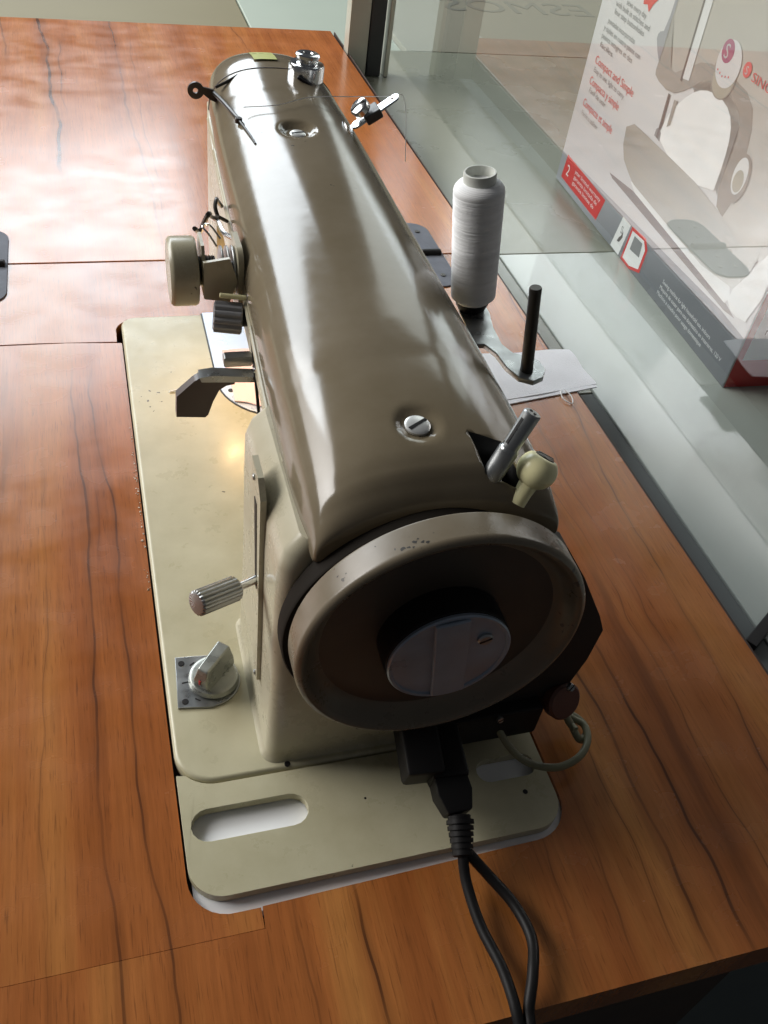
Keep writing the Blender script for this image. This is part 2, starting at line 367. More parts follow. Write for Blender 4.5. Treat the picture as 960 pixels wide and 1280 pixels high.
def cyl(r, h, bev=.3, seg=40, r2=None):
    r2 = r if r2 is None else r2
    return lathe([(0, 0), (r - bev, 0), (r, bev), (r2, h - bev), (r2 - bev, h), (0, h)], seg)
def smooth_path(pts, n=8):
    pts = [Vector(p) for p in pts]; out = []
    P = [2 * pts[0] - pts[1]] + pts + [2 * pts[-1] - pts[-2]]
    for i in range(1, len(P) - 2):
        for k in range(n):
            t = k / n; a, b_, c, d = P[i - 1:i + 3]
            out.append(.5 * ((2 * b_) + (c - a) * t + (2 * a - 5 * b_ + 4 * c - d) * t * t + (3 * b_ - a - 3 * c + d) * t ** 3))
    out.append(pts[-1]); return out
def tube(pts, r, seg=12, sm=8, bm=None, flat=1.0):
    path = smooth_path(pts, sm) if sm > 1 else [Vector(p) for p in pts]
    b2 = bmesh.new(); rings = []
    up = Vector((0, 0, 1)); N_ = None
    for i, p in enumerate(path):
        t = (path[min(i + 1, len(path) - 1)] - path[max(i - 1, 0)]).normalized()
        if N_ is None:
            N_ = t.cross(up); N_ = N_ if N_.length > .05 else t.cross(Vector((1, 0, 0)))
        N_ = (N_ - t * N_.dot(t)).normalized(); B = t.cross(N_)
        rr = r(i / (len(path) - 1)) if callable(r) else r
        rings.append([b2.verts.new(p + N_ * rr * math.cos(2 * PI * k / seg) + B * rr * flat * math.sin(2 * PI * k / seg)) for k in range(seg)])
    for a, c in zip(rings, rings[1:]):
        for k in range(seg):
            j = (k + 1) % seg; b2.faces.new((a[k], a[j], c[j], c[k]))
    b2.faces.new(list(reversed(rings[0]))); b2.faces.new(rings[-1])
    bmesh.ops.recalc_face_normals(b2, faces=b2.faces)
    if bm is None: return b2
    merge(bm, b2); return bm
def loft(rings, cap=True):
    bm = bmesh.new(); R_ = [[bm.verts.new(p) for p in r] for r in rings]
    n_ = len(R_[0])
    for a, c in zip(R_, R_[1:]):
        for k in range(n_):
            j = (k + 1) % n_; bm.faces.new((a[k], a[j], c[j], c[k]))
    if cap: bm.faces.new(list(reversed(R_[0]))); bm.faces.new(R_[-1])
    bmesh.ops.recalc_face_normals(bm, faces=bm.faces)
    return bm
def box(x0, y0, z0, x1, y1, z1, bev=0, seg=2, bm=None):
    b2 = bmesh.new(); bmesh.ops.create_cube(b2, size=1)
    bmesh.ops.scale(b2, vec=(x1 - x0, y1 - y0, z1 - z0), verts=b2.verts)
    bmesh.ops.translate(b2, vec=((x0 + x1) / 2, (y0 + y1) / 2, (z0 + z1) / 2), verts=b2.verts)
    if bev: bmesh.ops.bevel(b2, geom=list(b2.edges), offset=bev, segments=seg, profile=.5, affect='EDGES')
    if bm is None: return b2
    merge(bm, b2); return bm
def struct(o): o['kind'] = 'structure'; return o
def slotted_screw(name, p, d, r, parent, m=None, turn=.4, h=1.6):
    bm = lathe([(0, 0), (r, 0), (r, h * .6), (r * .8, h), (0, h * 1.05)], 32)
    o = build(name, xf(bm, align(p, d) @ Matrix.Rotation(turn, 4, 'Z')), m or M['screw'], parent)
    s = box(-r * .85, -r * .13, h * .7, r * .85, r * .13, h * 1.12)
    build('slot', xf(s, align(p, d) @ Matrix.Rotation(turn, 4, 'Z')), M['black'], o, smooth=False)
    return o
def fluted(r, h, n_=20, depth=.5):
    seg = n_ * 6
    return lathe([(0, 0), (r * .8, 0), (r, .8), (r, h - .8), (r * .85, h), (0, h)], seg, lambda a, k: (-depth * (0.5 + 0.5 * math.cos(a * n_)) ** 2 if k in (2, 3) else 0))

# ------------------------------------------------------------------ setting
struct(build('floor', box(-3000, -1500, -760, 3500, 4500, -750), M['floor']))
struct(build('far_wall_flat', box(452, 1195, -46, 2500, 2600, -30.2, 1), M['wall'], smooth=False))  # far wall laid flat so the window light reaches it
struct(build('olive_wall_flat', box(-1500, 1185, -60, 236, 2300, -40, 1), M['olivewall'], smooth=False))  # olive wall, laid flat too so it takes the light
struct(build('green_panel_flat', box(238, 1185, -60, 451, 2300, -38, 1), M['wallgreen'], smooth=False))  # pale green glass panel, laid flat to take the light
# shelf boards beside the table
struct(build('shelf_board', box(373, -300, -45, 1500, 596, -30, .8), M['sheet'], smooth=False))  # coloured paler than the far board for its patch of reflected window light
struct(build('far_shelf_board', box(350, 598, -46, 1500, 1194, -30.6, .8), M['sheet2'], smooth=False))
struct(build('shade_strip', box(336, -300, -46, 372.5, 366, -31.5, .8), M['strip_shade'], smooth=False))  # dark strip built in place of the shade along the table edge
struct(build('pale_strip', box(336, 367, -46, 372.5, 596, -31, .8), M['sheet2'], smooth=False))  # same strip, left pale beyond the shade

# glass pane standing on the shelf, and its corner post
gpn = build('glass_pane', box(424, -300, -29.5, 430, 1260, 420), M['glass'], smooth=False)
tag(gpn, 'clear upright glass pane standing between the table and the printed carton', 'glass pane')
post = empty('corner_post', 'pale metal post with black rubber seal beside the far right edge of the table', 'post', (372, 1078, -30))
build('post_body', box(-40, 6, 0, -13, 28, 460, 1), M['postlight'], post)
build('rubber_seal', box(-12, 4, 0, 8, 22, 460, 2), M['postdark'], post)
build('edge_strip', box(13, 4, 0, 19, 24, 460, 1), M['postlight'], post)

# mirrored lettering seen on the far wall
def text_mesh(body, size, extrude=0.0, xs=1.0):
    cu = bpy.data.curves.new('text', 'FONT'); cu.body = body; cu.size = size; cu.extrude = extrude; cu.resolution_u = 3
    o = bpy.data.objects.new('text', cu); COL.objects.link(o)
    bpy.context.view_layer.update()
    me = bpy.data.meshes.new_from_object(o.evaluated_get(bpy.context.evaluated_depsgraph_get()))
    bpy.data.objects.remove(o); bpy.data.curves.remove(cu)
    w_ = max(v.co.x for v in me.vertices) - min(v.co.x for v in me.vertices)
    me.materials.clear()
    return me, w_
me, w_ = text_mesh('VALESMOS', 95, .2)
for v in me.vertices: v.co = Vector((w_ - v.co.x, v.co.y, v.co.z)) * S
me.flip_normals()
lt = link('wall_lettering', me, M['letter'], None, False, loc=(585, 1402, -29.9), rot=(0, 0, .02))
tag(lt, 'faint mirrored dark lettering across the far brown-grey wall laid flat at the top edge', 'lettering')

# ------------------------------------------------------------------ table
TZ = -1.5
table = empty('sewing_table', 'varnished orange-brown wooden table with dark grain and a cut-out for the machine', 'table', (0, 0, 0))
def arc(cx, cy, r, a0, a1, n_=8):
    return [(cx + r * math.cos(math.radians(a0 + (a1 - a0) * i / n_)), cy + r * math.sin(math.radians(a0 + (a1 - a0) * i / n_))) for i in range(n_ + 1)]
out = [(-620, -73.5), (333.3, -73.5), (333.3, 547.6), (-620, 547.6), (-620, 434)]
out += [(-60, 433), (-5, 430.5)] + arc(11, 444, 16, 190, 90, 6)
out += arc(167, 448, 13.5, 90, 0, 6) + arc(161, 16, 20, 0, -90, 8) + [(29, -7.0), (28.5, -16.6), (-620, -16.6)]
build('tabletop', prism(out, TZ - 24, TZ), M['wood'], table, smooth=False)
ins = [(-620, -16.35), (28.25, -16.35), (28.25, -7.3)] + arc(16.8, 11.0, 18.3, -86, -180, 8) + [(-1.7, 100), (-1.4, 300), (-1.5, 428.5), (-40, 431.6), (-620, 432.9)]
build('insert_panel', prism(ins, TZ - 22, TZ - .12), M['wood_insert'], table, smooth=False)
build('folding_leaf', prism([(-620, 549.6), (333.3, 549.6), (329, 1172), (-620, 1165.5)], TZ - 24, TZ, bev=.8), M['wood_leaf'], table, smooth=False)
build('edge_band', box(333.5, -73.3, TZ - 26, 335.8, 547.6, TZ - .8, .5), M['wood_dark'], table)
build('edge_band', box(333.6, 549.8, TZ - 26, 335.0, 1171, TZ - .8, .5), M['wood_dark'], table)
build('cabinet', box(-560, -62, -740, 268, 520, TZ - 24.5, 1), M['wood_dark'], table, smooth=False)
build('shadow_gap_strip', box(-600, 544, TZ - 26, 330, 552, TZ - 3), M['wood_dark'], table, smooth=False)
def hinge(x, y, lab):
    h = build('hinge', prism(rrect(-21, -58, 21, 58, 16), 0, 1.3, bev=.4), M['grey_iron'], table, loc=(x, y, TZ + .05))
    h['label'] = lab
    bm = bmesh.new(); 
    merge(bm, xf(cyl(4.2, 38, .5, 20), Matrix.Translation((-19, -1, 1.2)) @ Matrix.Rotation(PI / 2, 4, 'Y')))
    build('hinge_pin', bm, M['black'], h)
    for (a, c) in ((-9, 40), (9, 40), (0, 20), (-9, -40), (9, -40), (0, -20)):
        build('screw', xf(cyl(2.4, .9, .2, 16), Matrix.Translation((a, c, 1.2))), M['dark_steel'], h)
    return h
hinge(271, 549, 'grey metal hinge with black pin at the right end of the leaf seam')
hinge(-104, 547, 'grey metal hinge cut by the left edge of the picture')

# white sheet seen through slots and gap
tr_ = build('white_tray', prism(rrect(.5, -10.5, 181, 53, 14), -5.6, -4.2, bev=.3), M['white'])
tag(tr_, 'white sheet showing under the slotted end plate of the machine bed', 'sheet')

# ------------------------------------------------------------------ sewing machine
mc = empty('sewing_machine', 'old taupe and cream metal sewing machine seen from its handwheel end on the wooden table', 'sewing machine', (0, 0, 0))
# bed
bed_o = rrect(-.5, 54.6, 178.3, 458.2, (19, 19, 10, 11), 10)
b_ = prism(bed_o, -5.5, 2.0, bev=2.4, seg=4)
build('bed', b_, M['cream'], mc)
# hinged end plate: hugs the rounded end of the bed, two slots
pl = [(-.5, 57.5)] + [(x, y) for (x, y) in arc(18.5, 73.6, 20.2, 205, 270, 8)][1:] + [(x, y) for (x, y) in arc(159.3, 73.6, 20.2, 270, 335, 8)][:-1] + [(178.3, 57.5)]
pl = [(-.6, 61)] + arc(18.5, 73.6, 20.0, 222, 270, 6) + arc(159.3, 73.6, 20.0, 270, 318, 6) + [(178.4, 61)]
pl += list(reversed(arc(163, 15.5, 15.5, -90, 0, 8))) + list(reversed(arc(15.5, 15.5, 16, 180, 270, 8)))
def stad(x0, x1, yc, h, k=8):
    r = h / 2
    return arc(x0 + r, yc, r, 90, 270, k) + arc(x1 - r, yc, r, -90, 90, k)
slots = [stad(3.2, 57.5, 33.5, 16.0), stad(143.0, 174, 34.0, 12.4)]
bm = prism(pl, -3.6, 1.3, holes=slots)
bev_e = [e for e in bm.edges if len(e.link_faces) == 2 and e.calc_face_angle(0) > 1.0 and min(v.co.z for v in e.verts) > .5]
bmesh.ops.bevel(bm, geom=bev_e, offset=1.2, segments=4, profile=.5, affect='EDGES', clamp_overlap=True)
ep = build('end_plate', bm, M['cream'], mc)
for (x, y) in ((163.5, 19.5), (85, 32), ):
    build('hole', xf(cyl(1.3 if x > 100 else .6, .5, .1, 14), Matrix.Translation((x, y, .95))), M['black'], ep)
# small dark oil holes on the bed
for (x, y, r) in ((82.5, 314, 2.0), (83.5, 300, 1.7), (52, 56.8, 1.5)):
    build('oil_hole', xf(cyl(r, .5, .1, 16), Matrix.Translation((x, y, 1.65))), M['black'], mc)
# needle / slide plate
sp = [(150, 458.6), (61.5, 458.6), (61.5, 368)] + arc(106, 368, 44.5, 180, 360, 24)
sp_ = build('slide_plate', prism(sp, 1.6, 2.9, bev=.35), M['plate'], mc)
build('plate_rim', prism([(151.2, 458.4), (60.3, 458.4), (60.3, 368)] + arc(106, 368, 45.7, 180, 360, 24), 1.2, 2.2), M['dark_steel'], mc)
for (x, y) in ((69, 356), (80, 366)):
    build('screw', xf(cyl(2.0, .5, .15, 16), Matrix.Translation((x, y, 2.75))), M['dark_steel'], sp_)

# feed drop plate and its knob
fp = [(4.2, 97.5), (21, 95.0)] + arc(21.5, 111.5, 16, -85, 88, 14) + [(6.0, 128.8)]
fpo = build('dial_plate', prism(fp, 1.9, 3.3, bev=.4), M['steel'], mc)
for (x, y) in ((8.8, 124.2), (8.2, 100.4)):
    build('screw', xf(cyl(1.7, .5, .15, 16), Matrix.Translation((x, y, 3.1))), M['black'], fpo)
for (x, y, w2, h2, r) in ((9.6, 112.0, 3.6, .7, .1), (14.2, 123, 3.0, .7, .6), (14.5, 100.5, 3.0, .7, -.6), (14.6, 112.3, 3, .9, .1)):
    build('mark', xf(box(-w2 / 2, -h2 / 2, 0, w2 / 2, h2 / 2, .12), Matrix.Translation((x, y, 3.3)) @ Matrix.Rotation(r, 4, 'Z')), M['black'], fpo)
kn = xf(lathe([(0, 0), (12.2, 0), (13, 1.2), (12.2, 3.8), (10.5, 4.6), (0, 4.8)], 40), Matrix.Translation((24, 111.5, 3.5)))
kno = build('feed_knob', kn, M['knobgrey'], mc)
gb = bmesh.new()
gv = loft([[(-11.5, -4.5, 0), (11.5, -5.5, 0), (11.5, 5.5, 0), (-11.5, 4.5, 0)], [(-12.2, -4.2, 6), (11.0, -5.2, 6), (11.0, 5.2, 6), (-12.2, 4.2, 6)], [(-9.5, -3.0, 13.5), (9.5, -3.6, 15), (9.5, 3.6, 15), (-9.5, 3.0, 13.5)]])
bevel(gv, 1.0, 3)
build('grip', xf(gv, Matrix.Translation((24, 112, 7.6)) @ Matrix.Rotation(math.radians(48), 4, 'Z')), M['knobgrey'], kno)
build('pointer_mark', xf(box(-12.6, -.4, 5, -11.9, .4, 8), Matrix.Translation((24, 112, 7.6)) @ Matrix.Rotation(math.radians(48), 4, 'Z')), M['red'], kno)

# castings: pillar, arm, head (cream)
def rr_ring(x0, y0, x1, y1, r, z, seg=6): return [(x, y, z) for x, y in rrect(x0, y0, x1, y1, r, seg)]
body = loft([rr_ring(40, 58, 168, 152, 8, 1.8), rr_ring(42.5, 59.5, 165, 150, 7, 5), rr_ring(43, 60, 163, 148, 7, 60), rr_ring(43, 60, 162, 150, 7, 120), rr_ring(43.5, 60.5, 161, 152, 7, 136), rr_ring(46, 62, 159.5, 152, 7, 143), rr_ring(52, 64, 157, 150, 6, 150)])
def arm_ring(y, x0, x1, z0, z1, r):
    return [(x, y, z) for x, z in rrect(x0, z0, x1, z1, (r, r, 2, 2), 6)]
merge(body, loft([arm_ring(110, 53, 158, 124, 152, 6), arm_ring(150, 54.5, 157.5, 126, 153, 7), arm_ring(200, 56, 155, 128, 156, 8), arm_ring(300, 58.5, 153, 131, 161, 8), arm_ring(382, 61, 151, 131, 166, 8)]))
merge(body, loft([arm_ring(376, 62.5, 149.5, 66, 168, 6), arm_ring(384, 62, 150, 62, 168, 8), arm_ring(420, 63, 149, 62, 169, 8), arm_ring(446, 66, 146, 62, 170, 9), arm_ring(456, 72, 140, 64, 170, 9)]))
build('body', body, M['cream_body'], mc)
# collar behind the handwheel
build('wheel_collar', xf(lathe([(0, 0), (59.2, 0), (59.8, 1), (59.8, 8), (59.2, 9), (0, 9)], 96), align((103.2, 60.5, 106.5), (0, -1, 0))), M['collar'], mc)
build('wheel_gap', xf(lathe([(0, 0), (53, 0), (53, 4), (0, 4)], 64), align((104.6, 51, 112), (0, -1, 0))), M['black'], mc)

# top cover (taupe)
SEC = [(57.0, 56.6, 156.0, 147.2, 161), (57.5, 55.6, 156.8, 146.6, 164.5), (58.6, 55, 157.4, 146.2, 167.5), (61, 54.6, 157.8, 146.2, 171), (68, 54.2, 158, 146.5, 177), (78, 53.4, 158.3, 147, 181), (95, 52.8, 158.5, 147, 184), (120, 52.5, 158.5, 147, 186), (160, 54, 157.5, 149, 187.8),
       (220, 57, 154.5, 154, 189.5), (300, 59.5, 153, 159, 191.5), (380, 62, 151, 164, 193.8), (420, 63.5, 149.5, 166, 195), (432, 65, 148.2, 166.5, 197.2), (445, 66.5, 147, 167, 197.2), (460, 68.5, 145, 168, 195.6), (470, 71.5, 142, 168.5, 193), (477, 76, 138, 169, 189), (482, 82, 131, 170, 183), (484.5, 88, 125, 171, 177)]
def lerp_sec(y):
    for a, c in zip(SEC, SEC[1:]):
        if a[0] <= y <= c[0]:
            t = (y - a[0]) / (c[0] - a[0]); return [a[i] + (c[i] - a[i]) * t for i in range(1, 5)]
    return list(SEC[-1][1:])
def smooth_sec(y, w=60):
    if y < 72 or y > 462: return lerp_sec(y)
    w = min(w, y - 71, 463 - y); v = [lerp_sec(y + d * w / 5) for d in range(-5, 6)]
    return [sum(q[i] for q in v) / 11 for i in range(4)]
NEXP = 2.5
DENTS = [(101.2, 90, 10.5, 2.2), (104.9, 346, 12.5, 3.0)]
rings = []; ys = [57.0, 57.3, 57.6, 58.1, 58.6, 59.6, 61, 63, 65.5] + [68 + i * 2.5 for i in range(0, 153)] + [451, 454, 457, 460, 463, 465.5, 468, 470.5, 473, 475.5, 478, 480, 482, 483.5, 484.5]
NT = 110
for y in ys:
    a, c, ze, zt = smooth_sec(y); xc = (a + c) / 2; h = (c - a) / 2; ring = []
    for i in range(NT + 1):
        th = PI - PI * i / NT; ct, st = math.cos(th), math.sin(th)
        x = xc + h * math.copysign(abs(ct) ** (2 / NEXP), ct); z = ze + (zt - ze) * abs(st) ** (2 / NEXP)
        for (dx, dy, dr, dd) in DENTS:
            q = math.hypot(x - dx, y - dy) / dr
            if q < 1: z -= dd * (1 - max(0, (q - .62) / .38)) ** 2 * (1 if q > .62 else 1)
        ring.append((x, y, z))
    ring.append((c - .3, y, ze - 1.6)); ring.append((c - 4, y, ze - 1.6)); ring.append((a + 4, y, ze - 1.6)); ring.append((a + .3, y, ze - 1.6))
    rings.append(ring)
cover = build('top_cover', loft(rings), M['taupe'], mc)
# cut the dark opening for the winder spindle
cut_o = [(120.0, 84), (133.5, 79.5), (138.0, 61.0), (122.5, 66)]
cb = build('cutter', prism(cut_o, 150, 200), M['black'], None, smooth=False)
cover.data.materials.append(M['black'])
md = cover.modifiers.new('cut', 'BOOLEAN'); md.operation = 'DIFFERENCE'; md.object = cb; md.solver = 'EXACT'
md.material_mode = 'TRANSFER'
bpy.context.view_layer.update()
newme = bpy.data.meshes.new_from_object(cover.evaluated_get(bpy.context.evaluated_depsgraph_get()))
cover.modifiers.clear(); cover.data = newme; bpy.data.objects.remove(cb)
newme.set_sharp_from_angle(angle=math.radians(38))
# pale bead along the cover edge
bead = tube([(smooth_sec(y)[0] - .4, y, smooth_sec(y)[2] - .8) for y in range(128, 440, 12)], 1.2, 8, 2)
build('edge_bead', bead, M['cream_body'], mc)
slotted_screw('cover_screw', (101.2, 90, 180.5), (0.0, -.12, 1), 5.2, mc, turn=.5)
slotted_screw('cover_screw', (104.9, 346, 189.0), (0, -.05, 1), 4.6, mc, turn=.2)
stk = bmesh.new()
# sticker on the far end of the cover
rows = []
for y in (444, 455, 466, 472):
    a, c, ze, zt = lerp_sec(y); xc = (a + c) / 2; h = (c - a) / 2; row = []
    for x in (96, 101, 106, 111):
        t = abs((x - xc) / h); row.append((x, y + .25, ze + (zt - ze) * (1 - t ** NEXP) ** (1 / NEXP) + .25))
    rows.append(row)
vs = [[stk.verts.new(p) for p in r] for r in rows]
for i in range(3):
    for j in range(3): stk.faces.new((vs[i][j], vs[i][j + 1], vs[i + 1][j + 1], vs[i + 1][j]))
build('sticker', stk, M['sticker'], mc)
gp_ = []
for i in range(0, 41):
    a, c, ze, zt = smooth_sec(433); th_ = PI - PI * i / 40; ct, st = math.cos(th_), math.sin(th_)
    gp_.append(((a + c) / 2 + (c - a) / 2 * math.copysign(abs(ct) ** (2 / NEXP), ct), 433, ze + (zt - ze) * abs(st) ** (2 / NEXP)))
build('cover_seam', tube(gp_, .45, 6, 1), M['lever'], mc)

# front pillar panel with a dark groove
pp = [(86, 33), (80, 30), (66, 120), (70, 140), (99, 152), (112, 151), (114, 120)]
pn = build('front_panel', prism([(92, 146), (99, 152.5), (113, 152.5), (110, 120), (93, 36), (89, 32), (85, 35)], 40.9, 43.5, axes='yz'), M['cream_body'], mc)
build('groove', prism([(99, 138), (104, 138), (96, 92), (93, 92)], 40.6, 41.0, axes='yz'), M['black'], pn, smooth=False)
for (y, z) in ((89, 36), (106, 147)):
    build('screw', xf(cyl(1.4, 1.0, .3, 16), align((41.1, y, z), (-1, 0, 0))), M['steel'], pn)

# stitch length lever with fluted metal grip
stl = build('stitch_lever', tube([(45, 97, 96), (37, 92.5, 97.5), (30, 88.3, 99.5)], 2.1, 14, 4), M['chrome'], mc)
d = Vector((13 - 33, 78.3 - 90, 104.5 - 98.5)).normalized()
build('fluted_grip', xf(fluted(5.7, 21.5, 18, .7), align(Vector((13, 78.3, 104.5)), -d)), M['steel'], stl)

# handwheel
WC = (104, 0, 113)
prof = [(0, 47.8), (59.4, 47.8), (60.6, 47.4), (61, 46.6), (61, 36.0), (60.7, 34.6), (59.8, 33.5), (58.6, 33.1), (57.3, 33.6), (56.2, 35.2), (54.4, 38.6), (51.5, 41.4), (47, 42.4), (27, 42.4), (0, 42.4)]
wh = build('handwheel', xf(lathe([(r, -y) for r, y in prof], 128), align((106, 0, 113.2), (0, -1, 0)) ), M['taupe_wheel'], mc)
build('web_shade_disc', xf(lathe([(0, 0), (50.6, 0), (50.4, .5), (0, .6)], 96), align((106, 42.3, 113.2), (0, -1, 0))), M['web'], wh)  # dark disc carries the shade inside the wheel's dish
build('hub', xf(lathe([(0, 0), (25.6, 0), (26.2, .6), (26.2, 12.5), (25.7, 13.4), (0, 13.4)], 72), align((106.2, 42.5, 113), (0, -1, 0))), M['black'], wh)
cd = lathe([(0, 0), (25.0, 0), (25.7, .5), (25.7, 1.6), (25.1, 2.2), (24.0, 2.1), (23.6, 1.3), (0, 1.3)], 80)
chips = bmesh.new(); rc = random.Random(5)
for (a_, y_, q_) in ((113.5, 38.5, 1.0), (111.5, 38.2, .8), (109, 39.5, 1.1), (106.5, 38.6, .7), (105, 37.6, .8), (110, 37.6, .6), (137, 40, 1.1), (135, 41.5, .5), (138.5, 42.8, .5), (107.6, 40.6, .5), (60, 44, .7), (122, 45, .4)):
    a0_ = math.radians(a_); f_ = []
    for k in range(9):
        t_ = 2 * PI * k / 9; rr_ = q_ * rc.uniform(.5, 1.25); aa = a0_ + rr_ * math.cos(t_) / 61; f_.append(chips.verts.new((106 + 61.05 * math.cos(aa), y_ - 1.2 + rr_ * .8 * math.sin(t_), 113.2 + 61.05 * math.sin(aa))))
    chips.faces.new(f_)
build('paint_chips', chips, M['dark_steel'], wh, smooth=False)['kind'] = 'stuff'
ck = build('clutch_knob', xf(cd, align((106.2, 29.2, 113), (0, -1, 0))), M['disc'], wh)
bar = box(-7.2, -23.2, 1, 7.2, 23.2, 3.4, .9)
build('grip_bar', xf(bar, align((106.2, 29.2, 113), (0, -1, 0)) @ Matrix.Rotation(.12, 4, 'Z')), M['disc'], ck)
slotted_screw('screw', (119.5, 28.0, 122), (0, -1, 0), 3.2, ck, M['steel'])

# belt guard, motor end, socket at the right of the wheel
bgd = bmesh.new()
g_o = [(150, 150), (160, 143), (174, 122), (190.5, 93), (195.5, 82), (194, 60), (189.5, 40), (182, 33), (150, 30), (120, 70)]
build('belt_guard', prism(g_o, 51, 60, bev=0, axes='xz'), M['black_gloss'], mc)
mo = xf(cyl(17, 66, 1.5, 48), align((176, 118, 34), (0, -1, 0)))
build('motor', mo, M['black'], mc)
tbk = build('terminal_box', box(118, 44, 12, 176, 60, 34, 2), M['black'], mc)
build('bracket', box(80, 47, 38, 106, 59, 45, 1.2), M['black'], mc)
build('brown_cap', xf(cyl(9.8, 7, 1.2, 36), align((186, 51, 31), (.25, -1, .55))), M['red_brown'], mc)
slotted_screw('screw', (187.5, 47, 44.5), (.3, -1, .8), 2.2, mc, M['steel'])
slotted_screw('screw', (152, 43.8, 32), (0, -1, .3), 1.8, mc, M['steel'])

# bobbin winder spindle
ws = empty('winder', None, None) if False else None
p0 = Vector((122.8, 66.6, 164)); p1 = Vector((138, 70.6, 199.3)); dd = (p1 - p0)
wsp = build('winder_spindle', xf(lathe([(0, 0), (4.2, 0), (4.2, 21), (3.9, 22), (3.4, 22.6), (3.6, dd.length - .6), (3.1, dd.length), (0, dd.length)], 32), align(p0, dd)), M['steel'], mc)
dn = dd.normalized(); side_ = dn.cross(Vector((0, 0, 1))).normalized()
for k in (-1.15, 1.15):
    build('hole', xf(cyl(.7, .6, .1, 14), align(p1 + side_ * k - dn * .3, dn)), M['black'], wsp)
build('spindle_groove', xf(box(-.6, 2.8, 24, .6, 3.65, dd.length - 3), align(p0, dd)), M['black'], wsp, smooth=False)
# ivory winder knob
k0 = Vector((135.5, 59.5, 163.5)); k1 = Vector((146.3, 65.9, 181.8)); kd = (k1 - k0); L_ = kd.length
kp = [(0, 0), (3.5, 0), (3.5, 5), (3.8, L_ - 14)]
kp += [(8.0 * math.sin(a), L_ - 7 - 7.7 * math.cos(a)) for a in [math.radians(28 + i * 9.5) for i in range(12)]]
kp += [(5.0, kp[-1][1] + .5), (0, kp[-1][1] + .5)]
ivk = build('winder_knob', xf(lathe(kp, 48), align(k0, kd)), M['ivory'], mc)
slotted_screw('screw', k0 + kd.normalized() * (kp[-1][1] - .6), kd, 4.0, ivk, M['dark_steel'], turn=.9)

# spool stand behind the arm
sb = [(148, 198), (167, 197.5), (176, 196.5), (179.5, 188), (180.5, 176), (184, 166.5), (190.5, 162.6), (197, 165.5), (201, 172), (200.5, 180), (195, 184.5), (189, 188), (186, 196), (187, 212), (190, 226), (190, 238), (184, 243), (176, 240), (173, 228), (172, 214), (148, 214)]
stand = build('spool_stand', prism(sb, 140.2, 142.8, bev=.6), M['steel'], mc)
build('stand_foot', box(146, 196.5, 128, 152, 216, 141, 1), M['steel'], stand)
lean = Vector((-6.2, 1.5, 46))
build('spool_pin', xf(lathe([(0, 0), (3.4, 0), (3.2, 4), (3.0, 44), (3.05, 44.4), (3.05, 47), (2.7, 47.5), (0, 47.5)], 24), align((190.3, 172, 142.4), lean)), M['dark_steel'], stand)
build('spool_pin', xf(cyl(3.0, 70, .5, 20), align((181.5, 231.5, 142.4), lean)), M['dark_steel'], stand)
build('pin_cup', xf(lathe([(0, 0), (7.5, 0), (9.0, 3), (9.0, 5), (0, 5)], 32), align((181.4, 231.7, 143), lean)), M['black'], stand)

# tension unit on the far right of the cover
tb = Vector((126.2, 427.5, 190.5)); tn = Vector((.05, .02, 1)).normalized()
tp = xf(box(-14.5, -6, 0, 14.5, 6, 1.6, .5), align(Vector((126.8, 427, 191.6)), (.44, 0, .9)) @ Matrix.Rotation(-.3, 4, 'Z'))
tpl = build('tension_base', tp, M['black'], mc)
tu = lathe([(r_, z_ * .70) for r_, z_ in [(0, 0), (10.9, 0), (11.3, 1), (11.3, 12.6), (10.6, 14.2), (7.6, 14.6), (6.8, 14.8), (6.8, 16.2), (5.6, 16.6), (5.6, 18.4), (7.6, 19.0), (7.8, 21.4), (7.0, 22.4), (3.2, 22.8), (2.8, 21.6), (0, 21.5)]], 48)
build('tension_drum', xf(tu, align(tb + tn * 1.0, tn)), M['chrome'], tpl)

# thread guide bar on the right of the cover
g0 = Vector((148, 384, 178)); g1 = Vector((173, 388, 194)); gd = (g1 - g0)
q = gd.normalized()
gb_o = rrect(0, -3.9, gd.length + 5, 3.9, 3.8, 6)
gbar = build('guide_bar', xf(prism(gb_o, 0, 1.4, holes=[[(gd.length + .5 + 1.2 * math.cos(a), 1.2 * math.sin(a)) for a in [-2 * PI * i / 12 for i in range(12)]]]),
             Matrix.Translation(g0) @ Matrix(((q.x, -q.y, -q.z), (q.y, q.x, 0), (q.z, 0, q.x))).to_4x4()), M['chrome'], mc)
gk = g0 + gd * .42
gn = Vector((-q.z, 0, q.x)).normalized()
build('guide_nut', xf(box(-6.5, -5.5, -2.2, 6.5, 5.5, 3.8, 1.0), align(gk + q * 2.5, gn)), M['dark_steel'], gbar)
gs = build('guide_screw', xf(lathe([(0, 0), (5.6, 0), (6.1, 1), (6.1, 4.2), (5.0, 5.2), (0, 5.6)], 30), align(gk + gn * 4.2 + Vector((-2, 1, 0)), gn + Vector((-.4, -.2, 0)))), M['chrome'], gbar)
build('slot', xf(box(-5.2, -.7, 4.6, 5.2, .7, 5.9), align(gk + gn * 4.2 + Vector((-2, 1, 0)), gn + Vector((-.4, -.2, 0))) @ Matrix.Rotation(1.2, 4, 'Z')), M['black'], gs, smooth=False)

